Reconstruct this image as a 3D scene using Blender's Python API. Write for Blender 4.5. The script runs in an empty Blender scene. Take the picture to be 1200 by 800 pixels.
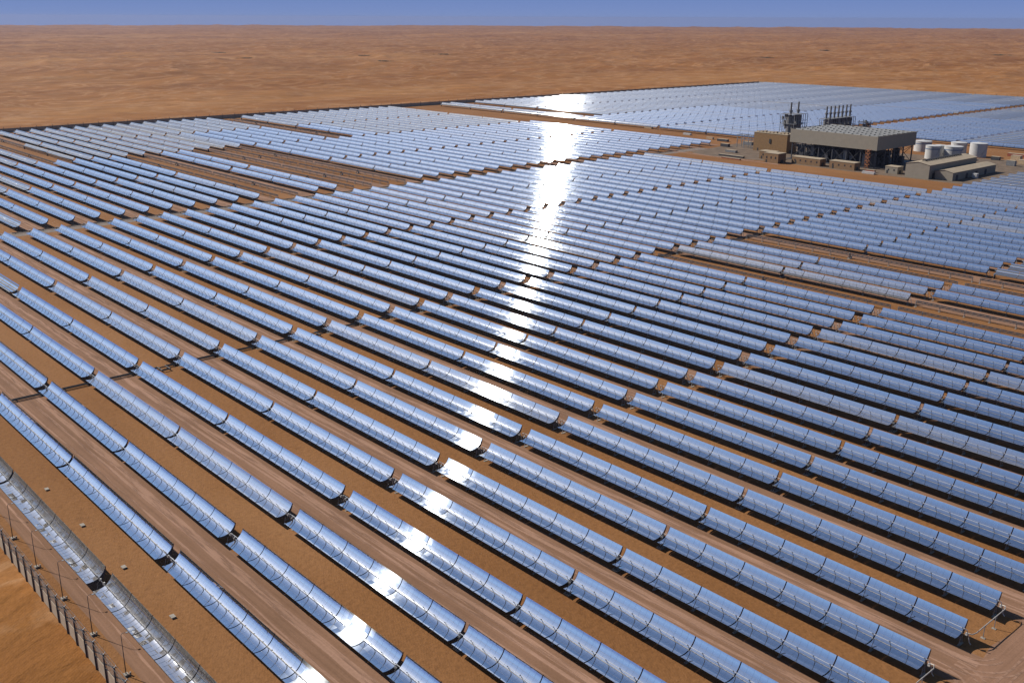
import bpy, bmesh, math, random
from mathutils import Vector, Matrix, noise
random.seed(7)
HAZE = 2.8e-5
R = math.radians
sc = bpy.context.scene
COL = sc.collection

# ------------------------------------------------------------------ camera (solved from the photograph)
F_PX = 1181.30
PITCH, YAW, ROLL = 0.310829, 0.846654, 0.003938
CAM = Vector((78.90, -240.67, 133.32))
fw = Vector((-math.sin(YAW)*math.cos(PITCH), math.cos(YAW)*math.cos(PITCH), -math.sin(PITCH)))
rt0 = Vector((math.cos(YAW), math.sin(YAW), 0)); up0 = rt0.cross(fw)
rt = rt0*math.cos(ROLL) + up0*math.sin(ROLL)
up = -rt0*math.sin(ROLL) + up0*math.cos(ROLL)
cd = bpy.data.cameras.new('camera'); cam = bpy.data.objects.new('camera', cd); COL.objects.link(cam)
m = Matrix((rt, up, -fw)).transposed().to_4x4(); m.translation = CAM
cam.matrix_world = m
cd.sensor_width = 36.0; cd.lens = F_PX/1200*36.0
cd.clip_start = 1.0; cd.clip_end = 60000
sc.camera = cam

def proj(x, y, z):                       # where a point of the place falls in the 1200 x 800 picture
    d = Vector((x, y, z)) - CAM; w = d.dot(fw)
    if w < 1: return None
    return 600 + F_PX*d.dot(rt)/w, 400 - F_PX*d.dot(up)/w, w

# ------------------------------------------------------------------ helpers
def tag(o, label=None, cat=None, group=None, kind=None):
    if label: o['label'] = label
    if cat: o['category'] = cat
    if group: o['group'] = group
    if kind: o['kind'] = kind
    return o

def empty(name, loc, rz=0.0):
    o = bpy.data.objects.new(name, None); COL.objects.link(o)
    o.location = loc; o.rotation_euler = (0, 0, rz); o.empty_display_size = 1
    return o

class MB:
    """collects shapes into one mesh"""
    def __init__(s): s.v = []; s.f = []; s.mi = []
    def face(s, pts, mi=0):
        n = len(s.v); s.v += [tuple(p) for p in pts]; s.f.append(tuple(range(n, n+len(pts)))); s.mi.append(mi)
    def box(s, x0, x1, y0, y1, z0, z1, mi=0):
        n = len(s.v)
        s.v += [(x0,y0,z0),(x1,y0,z0),(x1,y1,z0),(x0,y1,z0),(x0,y0,z1),(x1,y0,z1),(x1,y1,z1),(x0,y1,z1)]
        for q in ((0,3,2,1),(4,5,6,7),(0,1,5,4),(1,2,6,5),(2,3,7,6),(3,0,4,7)):
            s.f.append(tuple(n+i for i in q)); s.mi.append(mi)
    def bar(s, a, b, w, h=None, mi=0):
        a, b = Vector(a), Vector(b); h = h or w; d = (b-a).normalized()
        u = d.cross(Vector((0,0,1)))
        if u.length < 1e-3: u = Vector((1,0,0))
        u.normalize(); t = u.cross(d); n = len(s.v)
        for p in (a, b):
            for i, j in ((-1,-1),(1,-1),(1,1),(-1,1)): s.v.append(tuple(p + u*(i*w/2) + t*(j*h/2)))
        for q in ((0,1,2,3),(7,6,5,4),(0,4,5,1),(1,5,6,2),(2,6,7,3),(3,7,4,0)):
            s.f.append(tuple(n+i for i in q)); s.mi.append(mi)
    def tube(s, pts, r, k=8, mi=0, caps=True):
        pts = [Vector(p) for p in pts]; rings = []
        for i, p in enumerate(pts):
            d = (pts[min(i+1, len(pts)-1)] - pts[max(i-1, 0)]).normalized()
            u = d.cross(Vector((0,0,1)))
            if u.length < 1e-3: u = Vector((1,0,0))
            u.normalize(); t = u.cross(d)
            rr = r[i] if isinstance(r, (list, tuple)) else r
            n = len(s.v); rings.append(n)
            for j in range(k):
                a = 2*math.pi*j/k; s.v.append(tuple(p + u*(rr*math.cos(a)) + t*(rr*math.sin(a))))
        for a, b in zip(rings, rings[1:]):
            for j in range(k):
                s.f.append((a+j, a+(j+1)%k, b+(j+1)%k, b+j)); s.mi.append(mi)
        if caps:
            s.f.append(tuple(rings[0]+j for j in reversed(range(k)))); s.mi.append(mi)
            s.f.append(tuple(rings[-1]+j for j in range(k))); s.mi.append(mi)
    def lathe(s, cx, cy, prof, k=32, mi=0):
        rings = []
        for r, z in prof:
            n = len(s.v); rings.append(n)
            for j in range(k):
                a = 2*math.pi*j/k; s.v.append((cx+r*math.cos(a), cy+r*math.sin(a), z))
        for a, b in zip(rings, rings[1:]):
            for j in range(k):
                s.f.append((a+j, a+(j+1)%k, b+(j+1)%k, b+j)); s.mi.append(mi)
        s.f.append(tuple(rings[-1]+j for j in range(k))); s.mi.append(mi)
    def mesh(s, name, mats, smooth=False):
        me = bpy.data.meshes.new(name); me.from_pydata(s.v, [], s.f)
        for mt in (mats if isinstance(mats, (list, tuple)) else [mats]): me.materials.append(mt)
        me.polygons.foreach_set('material_index', s.mi)
        me.polygons.foreach_set('use_smooth', [smooth]*len(me.polygons))
        me.update(); return me
    def build(s, name, mats, parent=None, smooth=False):
        return link(name, s.mesh(name, mats, smooth), parent)

def link(name, me, parent=None, loc=None):
    o = bpy.data.objects.new(name, me); COL.objects.link(o)
    if parent is not None: o.parent = parent
    if loc is not None: o.location = loc
    return o

# ------------------------------------------------------------------ materials
def new_mat(name):
    mt = bpy.data.materials.new(name); mt.use_nodes = True
    nt = mt.node_tree; nt.nodes.clear()
    out = nt.nodes.new('ShaderNodeOutputMaterial'); return mt, nt, out
def N(nt, t, **kw):
    n = nt.nodes.new('ShaderNode'+t)
    for k, v in kw.items():
        if hasattr(n, k): setattr(n, k, v)
        else: n.inputs[k.replace('_', ' ')].default_value = v
    return n
def rgb(c): return (c[0], c[1], c[2], 1.0)
def ramp(nt, fac, stops):
    r = nt.nodes.new('ShaderNodeValToRGB'); e = r.color_ramp.elements
    while len(e) < len(stops): e.new(0.5)
    for el, (p, c) in zip(e, stops):
        el.position = p; el.color = rgb(c) if not isinstance(c, float) else (c, c, c, 1)
    nt.links.new(fac, r.inputs[0]); return r.outputs[0]
def mix(nt, a, b, fac, mode='MIX'):
    x = nt.nodes.new('ShaderNodeMix'); x.data_type = 'RGBA'; x.blend_type = mode
    for sock, v in ((x.inputs[0], fac), (x.inputs[6], a), (x.inputs[7], b)):
        if hasattr(v, 'links'): nt.links.new(v, sock)
        elif isinstance(v, tuple): sock.default_value = rgb(v)
        else: sock.default_value = v
    return x.outputs[2]
def coords(nt, scale=(1,1,1), rot=0.0):
    g = nt.nodes.new('ShaderNodeNewGeometry')
    mp = nt.nodes.new('ShaderNodeMapping'); mp.inputs['Scale'].default_value = scale; mp.inputs['Rotation'].default_value = (0,0,rot)
    nt.links.new(g.outputs['Position'], mp.inputs[0]); return mp.outputs[0]
def noise_tex(nt, vec, scale, detail=4, rough=.55, dist=0.0):
    n = nt.nodes.new('ShaderNodeTexNoise'); n.inputs['Scale'].default_value = scale
    n.inputs['Detail'].default_value = detail; n.inputs['Roughness'].default_value = rough; n.inputs['Distortion'].default_value = dist
    nt.links.new(vec, n.inputs['Vector']); return n.outputs['Fac']

def plain(name, c, rough=.6, metal=0.0, var=.18, scale=.6, spec=.3):
    mt, nt, out = new_mat(name)
    p = nt.nodes.new('ShaderNodeBsdfPrincipled'); p.inputs['Roughness'].default_value = rough; p.inputs['Metallic'].default_value = metal
    p.inputs['Specular IOR Level'].default_value = spec
    f = noise_tex(nt, coords(nt), scale, 5)
    lo = tuple(x*(1-var) for x in c); hi = tuple(min(1, x*(1+var)) for x in c)
    nt.links.new(ramp(nt, f, [(.3, lo), (.7, hi)]), p.inputs['Base Color'])
    nt.links.new(p.outputs[0], out.inputs[0]); return mt

def mirror_mat(name, tint, dust, rough=.02, glint_lobe=.026, glint_rough=.183, aniso=.917, film=(.46, .40, .33)):
    mt, nt, out = new_mat(name)
    g = nt.nodes.new('ShaderNodeBsdfGlossy'); g.inputs['Color'].default_value = rgb(tint); g.inputs['Roughness'].default_value = rough
    # extra lobe puts the sun's bloom into the gloss: tight along rows, wide across
    g2 = nt.nodes.new('ShaderNodeBsdfAnisotropic'); g2.inputs['Color'].default_value = rgb(tint); g2.inputs['Roughness'].default_value = glint_rough; g2.inputs['Anisotropy'].default_value = aniso
    tv = nt.nodes.new('ShaderNodeCombineXYZ'); tv.inputs[0].default_value = 1.0; nt.links.new(tv.outputs[0], g2.inputs['Tangent'])
    d = nt.nodes.new('ShaderNodeBsdfDiffuse'); d.inputs['Color'].default_value = rgb(film)
    m1 = nt.nodes.new('ShaderNodeMixShader'); m1.inputs[0].default_value = glint_lobe
    nt.links.new(g.outputs[0], m1.inputs[1]); nt.links.new(g2.outputs[0], m1.inputs[2])
    m2 = nt.nodes.new('ShaderNodeMixShader')
    # film of dust, thicker in streaks
    f = noise_tex(nt, coords(nt, (.05, 1.5, 1.5)), 1.2, 4, .6)
    r = ramp(nt, f, [(.3, float(dust*.4)), (.75, float(dust*1.7))])
    nt.links.new(r, m2.inputs[0]); nt.links.new(m1.outputs[0], m2.inputs[1]); nt.links.new(d.outputs[0], m2.inputs[2])
    nt.links.new(m2.outputs[0], out.inputs[0]); return mt

M = {}
M['mirror'] = mirror_mat('mirror_glass', (.86, .92, .97), .034, .022)
M['mirror_far'] = mirror_mat('mirror_glass_far_blocks', (.86, .92, .97), .045, .026, .08, .183, .917)  # stronger glint lobe widens the far glare, standing in for bloom
M['mirror_film'] = mirror_mat('filmed_mirror_glass', (.86, .91, .95), .11, .03, .08, .19, .9)
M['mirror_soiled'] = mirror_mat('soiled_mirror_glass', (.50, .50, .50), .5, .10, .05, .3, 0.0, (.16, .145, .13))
M['mirror_dusty'] = mirror_mat('dusty_mirror_glass', (.86, .88, .88), .22, .045)
M['mirror_back'] = plain('mirror_back_paint', (.27, .25, .22), .6)
M['galv'] = plain('galvanised_steel', (.22, .22, .22), .55, .3, .2, 1.0)
M['dark_steel'] = plain('dark_steel', (.055, .055, .06), .6, 0, .2, 1.5)
M['receiver'] = plain('receiver_glass', (.40, .40, .40), .25, 0, .05, .5, .5)  # pale tone stands in for the sun concentrated on the tube
M['concrete'] = plain('concrete', (.25, .22, .18), .85, 0, .2, 1.2)
M['pipe_black'] = plain('black_pipe_lagging', (.035, .035, .038), .6, 0, .3, 1.0)
M['pipe_grey'] = plain('grey_pipe_lagging', (.34, .31, .27), .45, .2, .15, .8)
M['white_paint'] = plain('white_paint', (.43, .42, .40), .5, 0, .08, .2)
M['white_hose'] = plain('pale_flexible_hose', (.40, .38, .35), .5)
M['tank_band'] = plain('blue_tank_band', (.10, .14, .22), .5)
M['fence_wall'] = plain('sand_coloured_fence_panel', (.34, .27, .195), .9, 0, .12, .8)
M['beige_clad'] = plain('beige_cladding', (.23, .20, .155), .7, 0, .06, .3)
M['tan_clad'] = plain('tan_cladding', (.20, .115, .048), .75, 0, .12, .5)
M['house'] = plain('tan_render', (.20, .12, .06), .85, 0, .15, .5)
M['roof_sand'] = plain('sandy_roof', (.30, .24, .165), .8, 0, .12, .15)
M['louvre'] = plain('dark_louvre', (.03, .03, .03), .7)
M['rust'] = plain('rusty_steel', (.22, .085, .035), .8, 0, .3, .8)
M['rust_pipe'] = plain('rust_red_stock', (.28, .08, .045), .8, 0, .3, .8)
M['duct'] = plain('pale_steam_duct', (.19, .19, .185), .45, .1, .1, .5)
M['grille'] = plain('grey_fan_deck', (.10, .10, .10), .7, 0, .2, .6)
M['stack'] = plain('grey_stack_steel', (.16, .155, .15), .55, .2, .2, .4)
M['crate'] = plain('pale_timber', (.46, .33, .20), .8)
M['glass'] = plain('dark_window_glass', (.03, .035, .04), .15)

def sand_mat():
    mt, nt, out = new_mat('desert_sand')
    p = nt.nodes.new('ShaderNodeBsdfPrincipled'); p.inputs['Roughness'].default_value = .95; p.inputs['Specular IOR Level'].default_value = .1
    pos = coords(nt)
    big = noise_tex(nt, coords(nt, (1, .35, 1), R(20)), .0016, 7, .62, .6)
    c = ramp(nt, big, [(.32, (.165, .064, .015)), (.47, (.205, .084, .021)), (.58, (.235, .102, .028)), (.72, (.285, .140, .046))])
    cr = noise_tex(nt, coords(nt, (1, .7, 1), R(32)), .0075, 5, .55, 1.8)
    c = mix(nt, c, (.285, .150, .066), ramp(nt, cr, [(.455, 0.0), (.51, .95), (.525, .25), (.62, 0.0)]))
    cd_ = noise_tex(nt, coords(nt, (1, .45, 1), R(15)), .0028, 6, .62, .8)
    c = mix(nt, c, ramp(nt, cd_, [(.36, (.80, .75, .70)), (.55, (1.0, 1.0, 1.0)), (.70, (1.10, 1.09, 1.08))]), .8, 'MULTIPLY')
    mid = noise_tex(nt, coords(nt, (1, .6, 1)), .03, 5, .6, .5)
    c = mix(nt, c, ramp(nt, mid, [(.34, (.78, .75, .72)), (.52, (1.0, 1.0, 1.0)), (.68, (1.18, 1.17, 1.16))]), .75, 'MULTIPLY')
    fine = noise_tex(nt, pos, 1.1, 6, .7)
    c = mix(nt, c, ramp(nt, fine, [(.3, (.82, .81, .80)), (.7, (1.14, 1.14, 1.14))]), .7, 'MULTIPLY')
    nt.links.new(c, p.inputs['Base Color'])
    w = nt.nodes.new('ShaderNodeTexWave'); w.inputs['Scale'].default_value = .42; w.inputs['Distortion'].default_value = 9; w.inputs['Detail'].default_value = 3; w.inputs['Detail Scale'].default_value = .35
    nt.links.new(coords(nt, (1,1,1), R(-35)), w.inputs['Vector'])
    n2 = noise_tex(nt, pos, .35, 6, .6)
    a = nt.nodes.new('ShaderNodeMath'); a.operation = 'MULTIPLY_ADD'; a.inputs[1].default_value = .035
    nt.links.new(w.outputs['Fac'], a.inputs[0]); nt.links.new(n2, a.inputs[2])
    b0 = nt.nodes.new('ShaderNodeBump'); b0.inputs['Strength'].default_value = .4; b0.inputs['Distance'].default_value = 16.0
    dn = noise_tex(nt, coords(nt, (1, .6, 1), R(28)), .0095, 5, .55, .9); nt.links.new(dn, b0.inputs['Height'])
    b = nt.nodes.new('ShaderNodeBump'); b.inputs['Strength'].default_value = .55; b.inputs['Distance'].default_value = .9
    nt.links.new(b0.outputs[0], b.inputs['Normal'])
    nt.links.new(a.outputs[0], b.inputs['Height']); nt.links.new(b.outputs[0], p.inputs['Normal'])
    nt.links.new(p.outputs[0], out.inputs[0]); return mt
M['sand'] = sand_mat()
def site_mat():
    mt, nt, out = new_mat('levelled_site_sand')
    p = nt.nodes.new('ShaderNodeBsdfPrincipled'); p.inputs['Roughness'].default_value = .95; p.inputs['Specular IOR Level'].default_value = .1
    big = noise_tex(nt, coords(nt, (.35, 1, 1)), .022, 6, .6, .4)
    c = ramp(nt, big, [(.34, (.165, .074, .026)), (.50, (.192, .089, .033)), (.66, (.218, .106, .043))])
    fine = noise_tex(nt, coords(nt), .9, 6, .72)
    c = mix(nt, c, ramp(nt, fine, [(.30, (.74, .72, .70)), (.5, (1.0, 1.0, 1.0)), (.72, (1.2, 1.2, 1.2))]), .8, 'MULTIPLY')
    cl = noise_tex(nt, coords(nt, (1, 1, 1)), .26, 3, .5, .8)
    c = mix(nt, c, ramp(nt, cl, [(.62, (1.0, 1.0, 1.0)), (.72, (.80, .78, .76))]), .6, 'MULTIPLY')
    nt.links.new(c, p.inputs['Base Color'])
    w = nt.nodes.new('ShaderNodeTexWave'); w.inputs['Scale'].default_value = .5; w.inputs['Distortion'].default_value = 14; w.inputs['Detail'].default_value = 4; w.inputs['Detail Scale'].default_value = .22
    nt.links.new(coords(nt, (1, 1, 1), R(-62)), w.inputs['Vector'])
    n2 = noise_tex(nt, coords(nt), .5, 6, .65)
    a = nt.nodes.new('ShaderNodeMath'); a.operation = 'MULTIPLY_ADD'; a.inputs[1].default_value = .03
    nt.links.new(w.outputs['Fac'], a.inputs[0]); nt.links.new(n2, a.inputs[2])
    b = nt.nodes.new('ShaderNodeBump'); b.inputs['Strength'].default_value = .4; b.inputs['Distance'].default_value = .8
    nt.links.new(a.outputs[0], b.inputs['Height']); nt.links.new(b.outputs[0], p.inputs['Normal'])
    nt.links.new(p.outputs[0], out.inputs[0]); return mt
M['site'] = site_mat()

def road_mat(name, c0, c1, along='x'):
    mt, nt, out = new_mat(name)
    p = nt.nodes.new('ShaderNodeBsdfPrincipled'); p.inputs['Roughness'].default_value = .95; p.inputs['Specular IOR Level'].default_value = .1
    s = (.012, 1.0, 1) if along == 'x' else (1.0, .012, 1)
    st = noise_tex(nt, coords(nt, s), .75, 6, .7, .15)
    c = ramp(nt, st, [(.32, c0), (.66, c1)])
    pt = noise_tex(nt, coords(nt), .05, 5, .6)
    c = mix(nt, c, ramp(nt, pt, [(.3, (.84, .84, .82)), (.7, (1.12, 1.12, 1.12))]), .8, 'MULTIPLY')
    fi = noise_tex(nt, coords(nt), 1.6, 5, .7)
    c = mix(nt, c, ramp(nt, fi, [(.3, (.85, .85, .85)), (.7, (1.12, 1.12, 1.12))]), .7, 'MULTIPLY')
    nt.links.new(c, p.inputs['Base Color'])
    b = nt.nodes.new('ShaderNodeBump'); b.inputs['Strength'].default_value = .35; b.inputs['Distance'].default_value = .4
    nt.links.new(st, b.inputs['Height']); nt.links.new(b.outputs[0], p.inputs['Normal'])
    nt.links.new(p.outputs[0], out.inputs[0]); return mt
M['road'] = road_mat('graded_gravel_road', (.155, .085, .050), (.215, .120, .074))
M['road_y'] = road_mat('graded_gravel_aisle', (.185, .101, .061), (.235, .132, .084), 'y')
M['track'] = road_mat('wheel_track', (.235, .135, .088), (.32, .190, .130))
def fade_track():
    mt = M['track']; nt = mt.node_tree; out = [n for n in nt.nodes if n.type == 'OUTPUT_MATERIAL'][0]; sh = out.inputs[0].links[0].from_socket
    f = noise_tex(nt, coords(nt, (.06, .8, 1)), 1.0, 5, .6); r = ramp(nt, f, [(.30, .05), (.52, .95)])
    tb = nt.nodes.new('ShaderNodeBsdfTransparent'); mx = nt.nodes.new('ShaderNodeMixShader')
    nt.links.new(r, mx.inputs[0]); nt.links.new(tb.outputs[0], mx.inputs[1]); nt.links.new(sh, mx.inputs[2]); nt.links.new(mx.outputs[0], out.inputs[0])
fade_track()
M['gravel'] = plain('grey_gravel', (.115, .080, .052), .95, 0, .3, .12)
M['aisle_grey'] = plain('grey_compacted_aisle', (.15, .115, .09), .95, 0, .2, .3)
M['shrub'] = plain('dry_shrub', (.055, .06, .03), .9, 0, .3, .3)

# ------------------------------------------------------------------ light
SUN = Vector((-.713, -.290, .638)).normalized()
EL = math.asin(SUN.z); AZ = math.atan2(SUN.x, SUN.y)
w = bpy.data.worlds.new('World'); sc.world = w; w.use_nodes = True
nt = w.node_tree; nt.nodes.clear()
sky = nt.nodes.new('ShaderNodeTexSky'); sky.sky_type = 'NISHITA'; sky.sun_disc = False
sky.sun_elevation = EL; sky.sun_rotation = AZ % (2*math.pi)
sky.altitude = 100; sky.air_density = 0.9; sky.dust_density = 0.7; sky.ozone_density = 5.0
bg = nt.nodes.new('ShaderNodeBackground'); bg.inputs[1].default_value = .072
wo = nt.nodes.new('ShaderNodeOutputWorld')
tc = nt.nodes.new('ShaderNodeTexCoord'); sx = nt.nodes.new('ShaderNodeSeparateXYZ'); nt.links.new(tc.outputs['Generated'], sx.inputs[0])
mr = nt.nodes.new('ShaderNodeMapRange'); mr.interpolation_type = 'SMOOTHSTEP'
for q, v_ in (('From Min', .03), ('From Max', .30), ('To Min', 1.0), ('To Max', 0.0)): mr.inputs[q].default_value = v_
nt.links.new(sx.outputs['Z'], mr.inputs['Value'])
low = ramp(nt, sx.outputs['Z'], [(0.0, (2.1, 2.95, 5.6)), (.035, (1.3, 2.25, 5.4))])     # deep dusty blue low in the sky
nt.links.new(mix(nt, sky.outputs[0], low, mr.outputs[0]), bg.inputs[0]); nt.links.new(bg.outputs[0], wo.inputs[0])
sl = bpy.data.lights.new('sun', 'SUN'); so = bpy.data.objects.new('sun', sl); COL.objects.link(so)
sl.energy = 5.0; sl.angle = R(.53); sl.color = (1.0, .95, .88)
so.rotation_euler = SUN.to_track_quat('Z', 'Y').to_euler(); so.location = SUN*3000

sc.view_settings.view_transform = 'Standard'; sc.view_settings.look = 'None'
sc.view_settings.exposure = 0.4; sc.view_settings.gamma = 1
sc.cycles.max_bounces = 8; sc.cycles.glossy_bounces = 6; sc.cycles.diffuse_bounces = 3
sc.cycles.caustics_reflective = False; sc.cycles.caustics_refractive = False
sc.cycles.sample_clamp_indirect = 4.0; sc.cycles.blur_glossy = 0.3

# ------------------------------------------------------------------ terrain: one sheet out to the horizon
def terrain():
    import numpy as np
    cx, cy = CAM.x, CAM.y
    head = YAW
    angs = []
    a = -R(34)
    while a <= R(34): angs.append(a); a += R(.125)
    a = R(34)+R(3)
    while a < 2*math.pi-R(34)-R(2): angs.append(a); a += R(6)
    rad = [0.0]; r = 60.0
    while r < 15000: rad.append(r); r *= 1.014 if r < 1300 else 1.0075
    rad.append(15500)
    na = len(angs); v = [(cx, cy, 0)]; f = []
    for r in rad[1:]:
        for a in angs:
            t = head - a
            x = cx - math.sin(t)*r; y = cy + math.cos(t)*r
            dx = max(-1330-x, x-130, 0); dy = max(-330-y, y-1730, 0)
            d = math.hypot(dx, dy); k = min(1.0, d/700.0); k = k*k*(3-2*k)
            z = 0.0
            if k > 0:
                p = Vector((x*.0019+y*.0007, y*.0026-x*.0006, 3.1))
                n1 = noise.fractal(p, .9, 2.1, 5)
                p2 = Vector((x*.0006, y*.0006, 9.7)); n2 = noise.noise(p2)
                rdg = 1-abs(noise.noise(Vector((x*.0042+y*.0011, y*.0058-x*.0013, 1.7))))
                q = Vector((x*.0088+y*.0040+n2*.9, y*.0062-x*.0044, 5.3))
                cre = 1-abs(noise.noise(q)*1.6); cre = max(0.0, cre)**3
                z = k*(8.0*n1 + 11*n2 + 6.0*(rdg**4) + 4.2*cre*(.4+.6*min(1.0, max(0.0, .5+n1))) - 5)
                z += k*max(0, (r-6000)/9000)*14
            v.append((x, y, z))
    for j in range(na):
        f.append((0, 1+(j+1)%na, 1+j))
    for i in range(len(rad)-2):
        b0 = 1+i*na; b1 = b0+na
        for j in range(na):
            f.append((b0+j, b0+(j+1)%na, b1+(j+1)%na, b1+j))
    me = bpy.data.meshes.new('desert_ground'); me.from_pydata(v, [], f); me.materials.append(M['sand'])
    me.polygons.foreach_set('use_smooth', [True]*len(me.polygons)); me.update()
    bm = bmesh.new(); bm.from_mesh(me); bmesh.ops.recalc_face_normals(bm, faces=bm.faces)
    up_ = sum(fc.normal.z for fc in list(bm.faces)[:500])
    if up_ < 0: bmesh.ops.reverse_faces(bm, faces=bm.faces)
    bm.to_mesh(me); bm.free()
    return tag(link('desert_ground', me), kind='structure')
terrain()

# ------------------------------------------------------------------ dusty air, one closed box round the place
HZ = MB(); HZ.box(-16500, 16500, -16500, 16500, -40, 141)
hm, hnt, hout = new_mat('dusty_air')
pv = hnt.nodes.new('ShaderNodeVolumePrincipled'); pv.inputs['Color'].default_value = (.34, .36, .50, 1); pv.inputs['Density'].default_value = HAZE; pv.inputs['Anisotropy'].default_value = .3
hnt.links.new(pv.outputs[0], hout.inputs['Volume'])
tag(HZ.build('haze', hm), 'thin dusty haze over the desert', 'haze', kind='stuff')

# ------------------------------------------------------------------ layout of the mirror field
S = 17.065
LS = 145.1                     # length of one trough
XE = {0: 0.0, 1: -149.2, 2: -298.4, 3: -447.6, 4: -617.0, 5: -766.2, 6: -915.4, 7: -1064.6}
def row_y(row): return -row*S - 2.12
BARE = set()
for i in (4, 5):
    for r in (-8, -9, -12, -13, -14, -15): BARE.add((i, r))
for i in (6, 7):
    for r in (-22, -23): BARE.add((i, r))
for i in (6, 7): BARE.add((i, -4))
BARE.add((7, -5))
for i in (0, 1):
    for r in (-16, -17): BARE.add((i, r))
BARE.add((1, -12)); BARE.add((0, -12)); BARE.add((0, -13))
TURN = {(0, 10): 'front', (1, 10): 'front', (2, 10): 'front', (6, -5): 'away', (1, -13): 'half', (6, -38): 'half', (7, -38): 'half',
        (1, -31): 'low', (2, -31): 'low', (3, -31): 'low', (1, -27): 'low', (2, -27): 'low', (1, -25): 'low', (0, -25): 'low', (0, -27): 'low',
        (7, -12): 'low', (7, -14): 'low', (7, -16): 'low', (6, -14): 'low', (6, -15): 'low', (5, -44): 'low', (4, -46): 'low', (6, -44): 'low', (7, -44): 'low',
        (3, -78): 'low', (4, -73): 'low', (5, -69): 'low', (4, -80): 'low'}
TAU = {'tracking': 27.4, 'tracking_lag': 26.5, 'tracking_lead': 28.4, 'tracking_dusty': 27.0, 'front': 31.0, 'away': -108.0, 'low': 34.0, 'half': 25.0}
def rows_for(i):
    rs = []
    if i <= 1: rs += range(10, -41, -1)
    elif i <= 3: rs += range(10, -32, -1)
    elif i <= 5: rs += range(10, -40, -1)
    else: rs += range(10, -39, -1)
    if i <= 3: rs += range(-52, -95, -1)
    elif i <= 5: rs += range(-44, -95, -1)
    else: rs += [r for r in range(-44, -95, -1) if r not in (-46, -47)]
    return rs
def in_view(x0, x1, y, margin=25):
    for t in range(13):
        x = x0 + (x1-x0)*t/12
        for yy, z in ((y-3, 0), (y-3, 3.1), (y+2.1, 5.5)):
            p = proj(x, yy, z)
            if p and -margin < p[0] < 1200+margin and -margin < p[1] < 800+margin: return True
    return False

# ------------------------------------------------------------------ the trough, modelled once per tilt
FOC = 1.71; HALF = 2.88; ZV = 3.2
def prof(yp, tau, off=0.0):
    zp = yp*yp/(4*FOC)
    if off:                                       # behind the mirror along the local normal
        sl_ = yp/(2*FOC); n = math.hypot(1, sl_); yp += off*sl_/n; zp -= off/n
    c, s_ = math.cos(tau), math.sin(tau)
    return yp*c - zp*s_, ZV + yp*s_ + zp*c
LEFT = [-LS/2 + 12*k for k in range(7)]; RIGHT = [.55 + 12*k for k in range(7)]
MODS = [a+6 for a in LEFT[:-1]] + [a+6 for a in RIGHT[:-1]]
ML = 11.72
CUTS = [(-HALF, -1.49), (-1.46, -.10), (.10, 1.46), (1.49, HALF)]

def mirror_faces(mb, xc, tau, rnd=None, nx=7, seg=6, jit=.0012, soiled=0):
    x0 = xc - ML/2; px = ML/nx
    for a in range(nx):
        gp = .045 if soiled else .012; xa, xb = x0+a*px+gp, x0+(a+1)*px-gp
        for (y0, y1) in CUTS:
            tx = rnd.gauss(0, jit) if rnd else 0; ty = rnd.gauss(0, jit) if rnd else 0
            n = len(mb.v); xm = (xa+xb)/2; ym = (y0+y1)/2
            for k in range(seg+1):
                yp = y0 + (y1-y0)*k/seg; y, z = prof(yp, tau)
                for x in (xa, xb): mb.v.append((x, y, z + tx*(x-xm) + ty*(yp-ym)))
            for k in range(seg):
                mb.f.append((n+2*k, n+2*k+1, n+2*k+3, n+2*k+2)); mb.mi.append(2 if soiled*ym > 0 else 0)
    # painted back, 3 cm behind the glass, and the pressed edge round the module
    n = len(mb.v); K = 14
    for k in range(K+1):
        yp = -HALF + 2*HALF*k/K; y, z = prof(yp, tau, .035)
        for x in (x0, x0+ML): mb.v.append((x, y, z))
    for k in range(K):
        mb.f.append((n+2*k, n+2*k+2, n+2*k+3, n+2*k+1)); mb.mi.append(1)

def mesh_mirror(kind, seed):
    tau = R(TAU[kind]); mb = MB(); rnd = random.Random(seed)
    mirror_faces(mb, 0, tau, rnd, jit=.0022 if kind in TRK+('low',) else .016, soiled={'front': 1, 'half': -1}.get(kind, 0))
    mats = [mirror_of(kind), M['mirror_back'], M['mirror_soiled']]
    return mb.mesh('mirror_module', mats, True)

def mesh_bank(kind, half):                        # six modules of one half, for troughs seen small
    tau = R(TAU[kind]); mb = MB(); rnd = random.Random(half+5)
    for xc in (MODS[:6] if half == 0 else MODS[6:]): mirror_faces(mb, xc, tau, rnd, 2, 4, .0022 if kind in TRK+('low',) else .005)
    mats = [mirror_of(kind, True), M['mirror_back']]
    return mb.mesh('mirror_bank', mats, True)

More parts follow.
